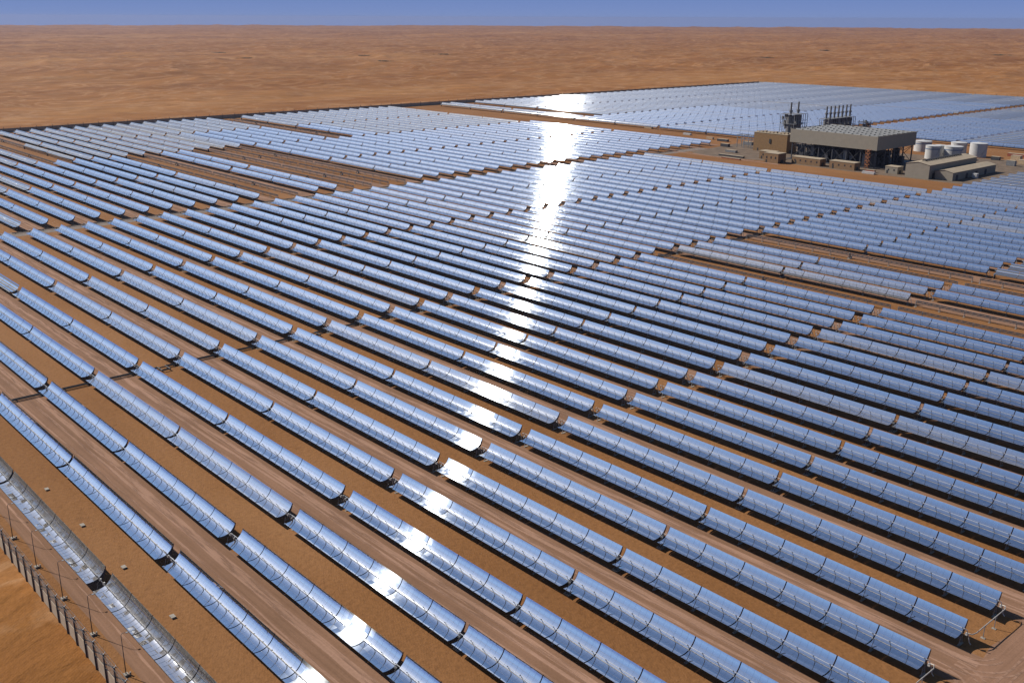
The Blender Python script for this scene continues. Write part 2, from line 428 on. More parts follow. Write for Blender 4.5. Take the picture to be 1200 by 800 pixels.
def frame_shapes(mb, tau, small=False):
    c, s_ = math.cos(tau), math.sin(tau)
    def P(x, yp, zp): return (x, yp*c - zp*s_, ZV + yp*s_ + zp*c)
    for a, b in ((LEFT[0], LEFT[-1]), (RIGHT[0], RIGHT[-1])):     # torque box behind the mirrors
        for (q0, q1) in (((-.6, -.12), (.6, -.12)), ((.6, -.12), (.6, -1.0)), ((.6, -1.0), (-.6, -1.0)), ((-.6, -1.0), (-.6, -.12))):
            mb.bar(P(a, *q0), P(b, *q0), .12)
        if not small:
            x = a
            while x < b-.1:
                mb.bar(P(x, -.6, -.12), P(min(b, x+3), .6, -.12), .06); mb.bar(P(x, -.6, -1.0), P(min(b, x+3), -.6, -.12), .06); mb.bar(P(x, .6, -.12), P(min(b, x+3), .6, -1.0), .06); x += 3
    for xc in MODS:                                               # cantilever arms and end plates
        xs = (-5.93, 5.93) if small or tau < 0 else (-5.93, -3.3, 0, 3.3, 5.93)
        for dx in xs:
            x = xc+dx; K = 10; pts = []
            for k in range(K+1):
                yp = -HALF + 2*HALF*k/K; y, z = prof(yp, tau, .05); dep = .12 + .75*(1-abs(yp)/HALF)
                y2, z2 = prof(yp, tau, .05+dep); pts.append((y, z, y2, z2))
            th = .05
            for k in range(K):
                a, b = pts[k], pts[k+1]
                if abs(dx) > 5 or k in (0, K-1) or True:
                    mb.face([(x-th, a[0], a[1]), (x-th, b[0], b[1]), (x-th, b[2], b[3]), (x-th, a[2], a[3])])
                    mb.face([(x+th, a[0], a[1]), (x+th, a[2], a[3]), (x+th, b[2], b[3]), (x+th, b[0], b[1])])
                    mb.face([(x-th, a[2], a[3]), (x-th, b[2], b[3]), (x+th, b[2], b[3]), (x+th, a[2], a[3])])
    return P
def mesh_frame(kind, small=False):
    mb = MB(); frame_shapes(mb, R(TAU[kind]), small); return mb.mesh('support_frame', M['galv'] if kind == 'away' else M['dark_steel'])
def mesh_receiver(kind, small=False):
    tau = R(TAU[kind]); mb = MB(); c, s_ = math.cos(tau), math.sin(tau)
    def P(x, yp, zp): return (x, yp*c - zp*s_, ZV + yp*s_ + zp*c)
    for a, b in ((LEFT[0]-.6, LEFT[-1]+.45), (RIGHT[0]-.45, RIGHT[-1]+.6)):
        mb.tube([P(a, 0, FOC), P(b, 0, FOC)], .07, 8, 0)
        if not small:
            x = a+.6
            while x < b:
                mb.tube([P(x-.16, 0, FOC), P(x+.16, 0, FOC)], .12, 6, 1)      # bellows between the tubes
                for s in (-1, 1): mb.bar(P(x, s*.10, .02), P(x, 0, FOC-.08), .05, .05, 1)
                x += 4.0
    return mb.mesh('receiver_tube', [M['receiver'] if kind in TRK else M['dark_steel'], M['dark_steel']], False)  # focused tubes coloured bright, unlit ones dark: lighting put into the colour
def mesh_pylon():
    mb = MB()
    for s in (-1, 1):
        mb.bar((0, s*.75, .25), (0, s*.16, ZV-.35), .16, .16)
    mb.bar((0, -.5, 1.2), (0, .5, 1.2), .08); mb.bar((0, -.3, 2.1), (0, .3, 2.1), .08)
    mb.box(-.14, .14, -.3, .3, ZV-.45, ZV-.1)
    mb.box(-.3, .3, -1.0, 1.0, 0, .14, 1)
    return mb.mesh('pylon', [M['galv'], M['concrete']])
def mesh_drive():
    mb = MB()
    for sx in (-.35, .35):
        for s in (-1, 1): mb.bar((sx, s*1.0, .3), (sx*.7, s*.25, ZV-.3), .18, .18)
    mb.tube([(-.42, 0, ZV-.2), (.42, 0, ZV-.2)], .55, 14)
    mb.tube([(0, -1.1, .7), (0, -.55, ZV-.55)], .12, 8); mb.tube([(0, 1.1, .7), (0, .55, ZV-.55)], .12, 8)
    mb.box(-.5, .5, 1.1, 1.9, .3, 1.5, 2)
    mb.box(-.9, .9, -1.5, 1.5, 0, .3, 1)
    return mb.mesh('drive_pylon', [M['dark_steel'], M['concrete'], M['white_paint']])
def mesh_hose(kind, sgn):
    tau = R(TAU[kind]); c, s_ = math.cos(tau), math.sin(tau); mb = MB()
    x0 = sgn*(LS/2+.3)
    def P(x, yp, zp): return (x, yp*c - zp*s_, ZV + yp*s_ + zp*c)
    e = P(x0+sgn*.3, 0, FOC); q = P(x0+sgn*.9, -.1, .75)
    mb.tube([e, P(x0+sgn*.8, .1, 1.35), q, (x0+sgn*1.0, .1, ZV-.3), (x0+sgn*1.05, .35, 2.2), (x0+sgn*1.2, .5, 1.1), (x0+sgn*1.7, .4, .75)], .11, 8)
    mb.box(x0+sgn*.6-.25, x0+sgn*.6+.25, -.25, .25, ZV-.3, ZV+.2)
    return mb.mesh('flexible_hose', M['white_hose'])

CACHE = {}
def cached(key, fn, *a):
    if key not in CACHE: CACHE[key] = fn(*a)
    return CACHE[key]

ORD = ['zeroth', 'first', 'second', 'third', 'fourth', 'fifth', 'sixth', 'seventh', 'eighth', 'ninth', 'tenth', 'eleventh', 'twelfth', 'thirteenth',
       'fourteenth', 'fifteenth', 'sixteenth', 'seventeenth', 'eighteenth', 'nineteenth']
def ordinal(n):
    if n < 20: return ORD[n]
    tens = {2: 'twent', 3: 'thirt', 4: 'fort', 5: 'fift', 6: 'sixt', 7: 'sevent', 8: 'eight', 9: 'ninet', 10: 'hundred'}[n//10]
    return tens+'ieth' if n % 10 == 0 else tens+'y-'+ORD[n % 10]
PLACE = {0: 'beside the near end track', 1: 'just before the pipe aisle', 2: 'just beyond the pipe aisle', 3: 'ending at the main road',
         4: 'just past the main road', 5: 'second past the main road', 6: 'third past the main road', 7: 'reaching the boundary wall'}
def glint_in(i, row):                     # where the sun's glare lies on this row
    y = row_y(row)-CAM.y; d2 = y*y + (CAM.z-4)**2
    x = CAM.x - .713*math.sqrt(d2/(1-.713**2))
    return XE[i]-LS < x < XE[i]
def trough_label(i, row, kind):
    n = 11-row
    if kind == 'front': return 'dull mottled trough in the row beside the lamp posts, %s' % PLACE[i]
    if kind == 'away': return 'trough turned away showing its grey back, %s row, %s' % (ordinal(n), PLACE[i])
    if kind == 'half': return 'trough with dark lower and pale upper half, %s row, %s' % (ordinal(n), PLACE[i])
    if glint_in(i, row): return 'trough carrying the white sun glare in the %s row from the lamp posts' % ordinal(n)
    if kind == 'low': return 'paler whitish trough in the %s row from the lamp posts, %s' % (ordinal(n), PLACE[i])
    return 'blue mirror trough in the %s row from the lamp posts, %s' % (ordinal(n), PLACE[i])

TRK = ('tracking', 'tracking_lag', 'tracking_lead', 'tracking_dusty')
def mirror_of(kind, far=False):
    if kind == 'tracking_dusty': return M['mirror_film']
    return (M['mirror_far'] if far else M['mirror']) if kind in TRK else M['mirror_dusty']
def turn(i, row):
    if (i, row) in TURN: return TURN[(i, row)]
    h = random.Random(i*977+row*31+5).random()
    return 'tracking' if h < .45 else 'tracking_lag' if h < .67 else 'tracking_lead' if h < .88 else 'tracking_dusty'
ALL = []
for i in XE:
    for row in rows_for(i):
        if (i, row) in BARE: continue
        x0, x1, y = XE[i]-LS, XE[i], row_y(row)
        if not in_view(x0, x1, y): continue
        # how large it shows: its projected extent inside the frame
        pts = []
        for t in range(25):
            p = proj(x0+(x1-x0)*t/24, y, 4)
            if p and 0 <= p[0] <= 1200 and 0 <= p[1] <= 800: pts.append(p)
        size = 0.0
        if len(pts) > 1: size = math.hypot(pts[-1][0]-pts[0][0], pts[-1][1]-pts[0][1]) * 5.5*F_PX/pts[len(pts)//2][2]
        elif pts: size = 30*5.5*F_PX/pts[0][2]/24
        ALL.append((size, i, row))
ALL.sort(reverse=True)
NEAR = ALL[:298]; FAR = ALL[298:]
FULL = 105
for idx, (size, i, row) in enumerate(NEAR):
    kind = turn(i, row)
    t = empty('solar_trough', (XE[i]-LS/2, row_y(row), 0))
    tag(t, trough_label(i, row, kind), 'solar trough', 'solar troughs in long rows across the desert')
    if idx < FULL or kind in ('front', 'away', 'half'):
        for k, xc in enumerate(MODS):
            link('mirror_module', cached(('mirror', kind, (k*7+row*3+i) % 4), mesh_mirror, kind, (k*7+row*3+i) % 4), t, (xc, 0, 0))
        link('support_frame', cached(('frame', kind), mesh_frame, kind), t)
        link('receiver_tube', cached(('rec', kind), mesh_receiver, kind), t)
        for x in LEFT[:-1] + RIGHT[1:]:
            link('pylon', cached('pylon', mesh_pylon), t, (x + (.12 if x < 0 else -.12), 0, 0))
        link('drive_pylon', cached('drive', mesh_drive), t)
        for s in (-1, 1): link('flexible_hose', cached(('hose', kind, s), mesh_hose, kind, s), t)
    else:
        for h in (0, 1): link('mirror_bank', cached(('bank', kind, h), mesh_bank, kind, h), t)
        link('support_frame', cached(('framesmall', kind), mesh_frame, kind, True), t)
        link('receiver_tube', cached(('rec', kind), mesh_receiver, kind), t)
        link('drive_pylon', cached('drive', mesh_drive), t)
        for x in (LEFT[0]+.12, RIGHT[-1]-.12): link('pylon', cached('pylon', mesh_pylon), t, (x, 0, 0))

# the several hundred troughs farther off that read as sheets of mirror
def far_mesh():
    mb = MB(); mb2 = MB()
    for (_, i, row) in FAR:
        kind = turn(i, row); tau = R(TAU[kind]); xm, y0 = XE[i]-LS/2, row_y(row)
        for xc in MODS:
            n = len(mb.v); K = 12
            for k in range(K+1):
                y, z = prof(-HALF+2*HALF*k/K, tau)
                for x in (xm+xc-ML/2, xm+xc+ML/2): mb.v.append((x, y0+y, z))
            for k in range(K):
                mb.f.append((n+2*k, n+2*k+1, n+2*k+3, n+2*k+2)); mb.mi.append(4 if kind == 'tracking_dusty' else 0 if kind in TRK else 2)
            n = len(mb.v)
            for k in range(5):
                y, z = prof(-HALF+2*HALF*k/4, tau, .05)
                for x in (xm+xc-ML/2, xm+xc+ML/2): mb.v.append((x, y0+y, z))
            for k in range(4):
                mb.f.append((n+2*k, n+2*k+2, n+2*k+3, n+2*k+1)); mb.mi.append(1)
        c, s_ = math.cos(tau), math.sin(tau)
        for a, b in ((LEFT[0], LEFT[-1]), (RIGHT[0], RIGHT[-1])):
            mb.bar((xm+a, y0+.5*s_, ZV-.5*c), (xm+b, y0+.5*s_, ZV-.5*c), 1.1, .8, 1)
            mb.bar((xm+a, y0-FOC*s_, ZV+FOC*c), (xm+b, y0-FOC*s_, ZV+FOC*c), .12, .12, 3)
        for x in (LEFT[0], 0, RIGHT[-1]):
            mb.box(xm+x-.3, xm+x+.3, y0-.6, y0+.6, 0, ZV-.2, 1)
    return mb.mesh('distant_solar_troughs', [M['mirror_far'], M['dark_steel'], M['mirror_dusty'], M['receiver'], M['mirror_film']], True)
print('troughs in view', len(ALL))
if FAR:
    o = link('distant_solar_troughs', far_mesh())
    tag(o, 'sheets of far mirror troughs beyond the power plant, too small to tell apart', 'solar troughs', kind='stuff')

# rows that have posts and a beam but no mirrors yet
def mesh_beam():
    mb = MB()
    for a, b in ((LEFT[0], LEFT[-1]), (RIGHT[0], RIGHT[-1])):
        for q in ((-.6, 3.05), (.6, 3.05), (-.6, 2.2), (.6, 2.2)): mb.bar((a, *q), (b, *q), .2)
        x = a
        while x < b-.1:
            e = min(b, x+3); mb.bar((x, -.6, 3.05), (e, .6, 3.05), .12); mb.bar((x, -.6, 2.2), (e, -.6, 3.05), .12); mb.bar((x, .6, 2.2), (e, .6, 3.05), .12); x += 3
    return mb.mesh('beam', M['dark_steel'])
for (i, row) in sorted(BARE):
    if not in_view(XE[i]-LS, XE[i], row_y(row)): continue
    t = empty('bare_trough_frame', (XE[i]-LS/2, row_y(row), 0))
    tag(t, 'long dark frame without mirrors on bare sand, %s row, %s' % (ordinal(11-row), PLACE[i]), 'trough frame', 'mirrorless trough frames in the field')
    link('beam', cached('beam', mesh_beam), t)
    for x in LEFT[:-1] + RIGHT[1:]: link('pylon', cached('pylon', mesh_pylon), t, (x, 0, 0))
    link('drive_pylon', cached('drive', mesh_drive), t)

# ------------------------------------------------------------------ roads, aisles and yards (thin sheets over the sand)
def strip(mb, x0, x1, y0, y1, z, step=6.0, wob=.35, seed=0, mi=0, wander=0.0):
    """a ragged-edged strip along x"""
    n = max(2, int((x1-x0)/step)); b = len(mb.v)
    for k in range(n+1):
        x = x0 + (x1-x0)*k/n
        wd = noise.noise(Vector((x*.013, seed*3.1, 4.4)))*wander
        w0 = wd+noise.noise(Vector((x*.09, y0*.31, seed)))*wob; w1 = wd+noise.noise(Vector((x*.09, y1*.37, seed+9)))*wob
        mb.v += [(x, y0+w0, z), (x, y1+w1, z)]
    for k in range(n):
        a = b+2*k; mb.f.append((a, a+2, a+3, a+1)); mb.mi.append(mi)
def strip_y(mb, x0, x1, y0, y1, z, step=6.0, wob=.5, seed=0):
    n = max(2, int((y1-y0)/step)); b = len(mb.v)
    for k in range(n+1):
        y = y0 + (y1-y0)*k/n
        w0 = noise.noise(Vector((y*.09, x0*.31, seed)))*wob; w1 = noise.noise(Vector((y*.09, x1*.37, seed+9)))*wob
        mb.v += [(x0+w0, y, z), (x1+w1, y, z)]
    for k in range(n):
        a = b+2*k; mb.f.append((a, a+1, a+3, a+2)); mb.mi.append(0)
def poly(name, pts, mat, z, label, cat):
    mb = MB(); mb.face([(x, y, z) for x, y in pts]); return tag(mb.build(name, mat), label, cat, kind='structure')
poly('levelled_ground', [(-1236, -185.1), (150, -185.1), (150, 1622), (-1236, 1622)], M['site'], .012, 'levelled ochre sand under the mirror rows', 'ground')
rd = MB(); tr = MB()
for k in range(-20, 5):
    row = 2*k                                        # road between row 2k and row 2k+1
    yc = row_y(row) - S/2 + .3
    for (xa, xb) in ((-590+3, 8), (-1212, -617+3)):
        if xa < -600 and row > 8: continue
        if xa > -600 and row < -31: xa = -292
        strip(rd, xa, xb, yc-6.6, yc+6.9, .03, wob=1.1, seed=k)
        for q_, (dy, hw) in enumerate(((-2.9, .3), (-1.2, .3), (1.6, .5), (3.5, 1.0))): strip(tr, xa, xb, yc+dy-hw, yc+dy+hw, .036+.007*q_, wob=.35, seed=k+dy, wander=1.6)
yR = -175.5
strip(rd, -420, 60, yR-3.9, yR+4.2, .03, seed=77)
for dy in (-2.4, -.7, 1.6, 2.9): strip(tr, -420, 60, yR+dy-.22, yR+dy+.22, .037+.003*dy, wob=.5, seed=dy)
tag(rd.build('service_road', M['road']), 'pinkish graded service tracks running between the mirror rows', 'road', kind='structure')
tag(tr.build('wheel_track', M['track']), 'pale wheel tracks pressed along the service roads', 'wheel tracks', kind='structure')
def arc_track(mb, cx, cy, r, a0, a1, hw, z, n=18):        # wheel tracks that swing from the row lanes into the end track
    b = len(mb.v)
    for k in range(n+1):
        a = a0+(a1-a0)*k/n
        for q in (-hw, hw): mb.v.append((cx+(r+q)*math.cos(a), cy+(r+q)*math.sin(a), z))
    for k in range(n): i0 = b+2*k; mb.f.append((i0, i0+1, i0+3, i0+2)); mb.mi.append(0)
ar = MB(); zz = .080
for k in range(-6, 5):
    yc = row_y(2*k) - S/2 + .3
    for r in (5.0, 6.6, 9.4, 11.0):
        zz += .0007
        arc_track(ar, 5.0-2.5, yc+9.5, r, -math.pi/2, -.12, .28, zz); arc_track(ar, 5.0-2.5, yc-9.5, r, math.pi/2, .12, .28, zz+.0003)
for q, xq in enumerate((11.5, 13.4, 17.0, 18.9, 24.0, 26.0)):
    strip_y(ar, xq-.3, xq+.3, -182, 300, .1+.003*q, wob=.5, seed=q)
tag(ar.build('turning_track', M['track']), 'pale wheel tracks curving round the row ends', 'wheel tracks', kind='structure')
pr = MB()
strip_y(pr, 5, 75, -182, 700, .072, wob=2.8, seed=3)
tag(pr.build('perimeter_road', M['road_y']), 'wide graded track along the near end of the rows', 'road', kind='structure')
ai = MB()
strip_y(ai, -614, -599, -80, 640, .048, seed=4)
tag(ai.build('main_road', M['aisle_grey']), 'grey main road crossing the mirror field', 'road', kind='structure')
ai = MB(); strip_y(ai, -614, -594, 760, 1600, .03, seed=5)
tag(ai.build('far_road', M['road_y']), 'brown road through the far mirror field', 'road', kind='structure')
poly('gravel_yard', [(-596, 603), (-560, 592), (-500, 607), (-420, 606), (-372, 608), (-300, 612), (-286, 640), (-292, 760), (-350, 800), (-420, 770), (-470, 760), (-560, 775), (-610, 700)], M['gravel'], .024, 'grey gravel yard round the power plant', 'yard')
tr2 = MB(); strip(tr2, -620, -480, 592, 597, .05, wob=1.2); 
tag(tr2.build('plant_track', M['track']), 'pale track leading to the power plant', 'track', kind='structure')

# ------------------------------------------------------------------ header pipes along the aisles
def header(xc, y0, y1, label, dx, loops=()):
    t = empty('header_pipe', (xc, y0, 0)); mb = MB(); y = y0; pts = [(dx, 0, .75)]
    for ly in loops:
        s = 1 if dx > 0 else 1
        pts += [(dx, ly-y0, .75), (dx+5.0, ly-y0+.01, .75), (dx+5.0, ly-y0+3.2, .75), (dx, ly-y0+3.21, .75)]
    pts.append((dx, y1-y0, .75))
    for a, b in zip(pts, pts[1:]): mb.tube([a, b], .26, 8)
    mb.build('pipe', M['pipe_black'], t)
    sp = MB(); y = 2.0
    while y < y1-y0: sp.box(dx-.45, dx+.45, y-.15, y+.15, 0, .5); y += 8.5
    sp.build('pipe_support', M['concrete'], t)
    tag(t, label, 'pipe', 'black header pipes in the aisles')
LOOPS = [row_y(r)+8.5 for r in (6, 2, -3, -9, -14)]
header(-296.4, -168, 395, 'black header pipe with square loops in the piped aisle, nearer the fence corner', -.55, LOOPS)
header(-296.4, -168, 520, 'longer black header pipe beside the looped one in the piped aisle', .55)
header(-604, -60, 600, 'black pipe along the grey main road', -4.5)

# crossover pipes at the near end of the rows
def crossover(ra, rb, label):
    xe = 2.2; ya, yb = row_y(ra), row_y(rb)
    t = empty('crossover_pipe', (xe, (ya+yb)/2, 0)); h = (ya-yb)/2
    mb = MB(); pts = [(-1.6, h+.3, 3.3), (-.5, h+.6, 3.25), (0, h-.6, 3.2), (0, -h+2.0, 3.2), (-.4, -h+.7, 3.15), (-1.6, -h+.2, 3.3)]
    mb.tube(pts, .125, 10); mb.build('pipe', M['pipe_grey'], t, True)
    for y in (-2.4, 3.2):
        p = MB(); p.bar((0, y, .2), (0, y, 3.1), .14); p.bar((-.35, y, 3.03), (.35, y, 3.03), .1); p.box(-.5, .5, y-.35, y+.35, 0, .12, 1)
        p.build('post', [M['galv'], M['concrete']], t)
    tag(t, label, 'pipe', 'crossover pipes at the row ends')
crossover(1, 2, 'pale pipe on two posts joining row ends near the right corner')
crossover(3, 4, 'pale pipe joining row ends, cut by the bottom edge at right')

# ------------------------------------------------------------------ windbreak fences and lamps
def windbreak(name, xs, y, label):
    t = empty(name, (xs[0], y, 0)); x0 = xs[0]
    post = None
    for x in xs:
        if post is None:
            mb = MB(); mb.bar((0, 0, 0), (0, 0, 6.9), .22, .3); mb.bar((-.02, 0, 6.85), (-.02, -.5, 7.25), .12, .12, 1); mb.bar((.02, 0, 6.85), (.02, .5, 7.25), .12, .12, 1); mb.box(-.16, .16, -.2, .2, 6.82, 6.95, 1)
            post = mb.mesh('post', [M['dark_steel'], M['galv']])
        link('post', post, t, (x-x0, 0, 0))
    mb = MB(); L = xs[-1]-x0
    mb.box(0, L, .17, .25, 0, 3.3); mb.box(0, L, .15, .27, 3.3, 3.36)
    mb.build('wall_panel', M['fence_wall'], t)
    mb = MB()
    for q in range(9): mb.bar((0, .2, 3.75+q*.38), (L, .2, 3.75+q*.38), .028)
    for s in (-.45, .45): mb.bar((0, s, 7.2), (L, s, 7.2), .03)
    mb.build('wire', M['galv'], t)
    tag(t, label, 'fence'); return t
windbreak('windbreak_fence', [-141.45+5.9*k for k in range(-40, 14)], -185.15, 'tall dark posts with a low sand coloured wall, lower left')
def far_wall(name, a, b, label):
    t = empty(name, (*a, 0)); d = Vector((b[0]-a[0], b[1]-a[1], 0)); mb = MB()
    mb.bar((0, 0, 2.5), d + Vector((0, 0, 2.5)), .2, 5.0); mb.build('wall_panel', M['fence_wall'], t)
    n = int(d.length/18.5)
    post = MB(); post.bar((0, 0, 0), (0, 0, 6.9), .4, .4); pm = post.mesh('post', M['dark_steel'])
    for k in range(n+1): link('post', pm, t, d*(k/n))
    tag(t, label, 'fence')
far_wall('boundary_wall', (-1236, -185), (-1236, 1622), 'long dark boundary wall at the far left edge of the field')
far_wall('boundary_wall', (-1236, 1622), (-300, 1622), 'thin boundary wall behind the far mirror field')

def lamp_mesh():
    pole = MB(); pole.tube([(0, 0, .5), (0, 0, 5), (0, 0, 9.9), (.06, .12, 10.25), (.3, .55, 10.45), (.55, 1.0, 10.45)], [.11, .09, .065, .06, .05, .05], 8)
    head = MB(); head.box(.35, .75, .85, 1.35, 10.36, 10.5)
    foot = MB(); foot.box(-.55, .55, -.45, .45, 0, .5); foot.box(.25, .6, .6, .9, 0, .8)
    return pole.mesh('pole', M['dark_steel'], True), head.mesh('lamp_head', M['galv']), foot.mesh('footing', M['concrete'])
LM = lamp_mesh()
lamp_lab = ['slim lamp post nearest the bottom edge, only its top showing', 'slim lamp post on the fence track, lowest with its base in view', 'slim lamp post on the fence track, next up from the lowest',
            'slim lamp post level with the gap in the dull trough row', 'slim lamp post at the left edge beside the fence', 'slim lamp post beyond the left edge, only its shadow showing']
for k in range(6):
    t = empty('lamp_post', (-111.6-19.5*k, -181.2, 0))
    for nm, me in zip(('pole', 'lamp_head', 'footing'), LM): link(nm, me, t)
    tag(t, lamp_lab[k], 'lamp post', 'lamp posts along the fence track')
mb = MB(); mb.box(-.7, .7, -.45, .45, 0, .35); mb.box(-.8, .8, -.55, .55, .35, .42)
jb = mb.mesh('junction_box', M['concrete'])
jl = {-126.1: 'small pale box on the sand, nearest the bottom edge', -155.5: 'small pale box on the sand beside the gap in the dull trough', -184.9: 'small pale box on the sand, third from the bottom edge', -214.3: 'small pale box on the sand nearest the left edge'}
for x, l in jl.items(): tag(link('junction_box', jb, None, (x, -164.6, 0)), l, 'box', 'small boxes on the sand strip')

# ------------------------------------------------------------------ power block
def acc():
    x0, x1, y0, y1, zb, zt = -499, -405, 638, 710, 16.7, 29.5
    t = empty('air_cooled_condenser', (x0, y0, 0)); W, D = x1-x0, y1-y0
    mb = MB()                                           # wind wall: four thick sheets round the deck
    mb.box(0, W, 0, .4, zb, zt); mb.box(0, W, D-.4, D, zb, zt); mb.box(0, .4, .4, D-.4, zb, zt); mb.box(W-.4, W, .4, D-.4, zb, zt)
    mb.build('wind_wall', M['beige_clad'], t)
    mb = MB(); mb.box(.4, W-.4, .4, D-.4, zb+.4, zb+1.2); mb.box(.4, W-.4, .4, D-.4, zt-4.2, zt-4.0); mb.build('fan_deck', M['grille'], t)
    nx = 10; cw = (W-4)/nx
    for r in range(8):                                  # roofs of finned tubes with the steam duct on the ridge
        mb = MB(); yc = 5 + r*(D-10)/7
        for k in range(nx):
            xa = 2+k*cw+1.0; xb = 2+(k+1)*cw-1.0
            for s in (-1, 1):
                mb.face([(xa, yc+s*3.6, zt-4), (xb, yc+s*3.6, zt-4), (xb, yc, zt-.6), (xa, yc, zt-.6)], 1)
            mb.tube([(xa, yc, zt-.5), (xb, yc, zt-.5)], .75, 8, 0)
            mb.tube([(xa, yc-3.6, zt-3.7), (xb, yc-3.6, zt-3.7)], .45, 6, 0)
        mb.build('heat_exchanger', [M['duct'], M['grille']], t)
    for a in range(7):
        for b in range(5):
            c = MB(); x = 2+a*(W-4)/6; y = 2+b*(D-4)/4; c.bar((x, y, 0), (x, y, zb), .9)
            if a < 6: c.bar((x, y, 1), (x+(W-4)/6, y, zb-1), .4); c.bar((x+(W-4)/6, y, 1), (x, y, zb-1), .4)
            if b < 4: c.bar((x, y, zb-4), (x, y+(D-4)/4, zb-.5), .35)
            c.build('column', M['dark_steel'], t)
    st = MB()                                           # rusty stair tower at the near corner
    for px in (0, 3.4):
        for py in (0, 3): st.bar((W-9+px, -3.4+py, 0), (W-9+px, -3.4+py, zb+1), .3)
    for k in range(5):
        z = k*3.4; st.bar((W-9, -3.4, z), (W-5.6, -3.4, z+3.2), .25, .7); st.bar((W-5.6, -.4, z), (W-9, -.4, z+3.2), .25, .7); st.box(W-9.2, W-5.4, -3.6, -.2, z+3.2, z+3.35)
    st.build('stair_tower', M['rust'], t)
    pl = MB()                                           # steam mains below the deck, then filler blocks added to darken it
    rnd = random.Random(4)
    pl.tube([(W*.5, D*.15, 9), (W*.5, D*.85, 9)], 2.2, 14)
    pl.tube([(W*.06, D*.5, 11), (W*.94, D*.5, 11)], 2.6, 14)
    pl.build('steam_main', M['dark_steel'], t)
    for k in range(95):  # invented filler volumes, added to darken the space beneath the deck
        x, y = rnd.uniform(5, W-9), rnd.uniform(3, D-7); s = rnd.uniform(1.2, 3.6); q = MB(); hh = rnd.uniform(2.5, 13.5)
        q.box(x, x+s*2.0, y, y+s, 0, hh); q.box(x-.3, x+s*2.0+.3, y-.3, y+s+.3, hh, hh+.3)
        q.build('underdeck_filler', M['dark_steel' if k % 3 else 'galv'], t)
    sl2 = MB(); sl2.box(-3, W+2, -2, D+4, .05, .3); sl2.build('shade_slab', M['pipe_black'], t)  # added black slab standing in for the shade under the condenser
    tag(t, 'huge beige box of the air cooled condenser raised on dark columns', 'condenser')
acc()

def box_house(name, x0, x1, y0, y1, h, label, cat, mat='house', wins=0, door=True, par=.5, group=None):
    t = empty(name, (x0, y0, 0)); W, D = x1-x0, y1-y0; mb = MB(); mb.box(0, W, 0, D, 0, h); mb.build('wall', M[mat], t)
    mb = MB(); mb.box(-.2, W+.2, -.2, D+.2, h, h+par); mb.build('roof', M['roof_sand'], t)
    for k in range(wins):
        x = W*(k+.6)/(wins+.2); mb = MB(); mb.box(x-.7, x+.7, -.08, -.003, h*.45, h*.7); mb.build('window', M['glass'], t)
    if door: mb = MB(); mb.box(W*.12, W*.12+1.6, -.1, -.003, 0, min(3, h*.7)); mb.build('door', M['louvre'], t)
    mb = MB(); mb.box(W+.003, W+.1, D*.3, D*.65, 0, min(3.2, h*.7)); mb.build('side_door', M['louvre'], t)
    tag(t, label, cat, group); return t
t = box_house('turbine_hall', -563, -522, 668, 686, 18.8, 'tall tan windowless hall left of the condenser', 'building', 'tan_clad', 0, True, .5)
mb = MB()
for k in range(9): mb.box(1+k*4.4, 3.8+k*4.4, 3, 6, 19.3, 20.3+(k % 3)*.4)
mb.build('roof_vent', M['roof_sand'], t)
mb = MB(); mb.box(19.5, 21.5, -.5, -.003, 9, 13.5); mb.build('louvre', M['louvre'], t)
box_house('site_house', -500, -484, 598, 611, 9.0, 'tan two storey block with dark side in front of the tall tan hall', 'building', wins=3)
box_house('site_house', -519, -503, 617, 627, 7.5, 'low tan annex at the foot of the tall tan hall', 'building', wins=2)
box_house('site_house', -478, -447, 612, 622, 6.4, 'long low tan building in front of the condenser columns', 'building', wins=5)
box_house('site_house', -437, -411, 612, 622, 6.6, 'low tan building right of the long one, under the condenser', 'building', wins=4)
box_house('site_house', -386, -374, 622, 632, 6.0, 'small beige block between condenser and warehouse', 'building', 'beige_clad', wins=2)

def warehouse(x0, x1, y0, y1, he, hr, label, vents):
    t = empty('warehouse', (x0, y0, 0)); W, D = x1-x0, y1-y0
    mb = MB(); mb.box(0, W, 0, D, 0, he)
    for y in (0, D): mb.face([(0, y, he), (W, y, he), (W/2, y, hr)] if y == 0 else [(W, y, he), (0, y, he), (W/2, y, hr)])
    mb.build('wall', M['beige_clad'], t)
    rf = MB()
    for s, xa in ((0, -.4), (1, W+.4)):
        rf.face([(xa, -.4, he+.03), (W/2, -.4, hr+.05), (W/2, D+.4, hr+.05), (xa, D+.4, he+.03)])
        rf.face([(xa, -.4, he-.25), (xa, -.4, he+.03), (xa, D+.4, he+.03), (xa, D+.4, he-.25)])
    r = rf.build('roof', M['roof_sand'], t)
    if vents:
        for k in range(16): mb = MB(); mb.box(W*.42, W*.58, D*.12+k*D*.048, D*.12+k*D*.048+2.4, hr-.35, hr+.75); mb.build('ridge_vent', M['louvre'], t)
    for k in range(4 if not vents else 2):
        mb = MB(); mb.box(W+.003, W+.12, 6+k*D*.22, 10+k*D*.22, 0, 4.6); mb.build('door', M['louvre'], t)
    tag(t, label, 'warehouse')
warehouse(-363, -341, 615, 704, 12.1, 14.2, 'tall beige warehouse with a dark vent strip on its ridge', True)
warehouse(-339, -323, 622, 705, 7.0, 8.8, 'low beige warehouse along the shaded side of the tall one', False)
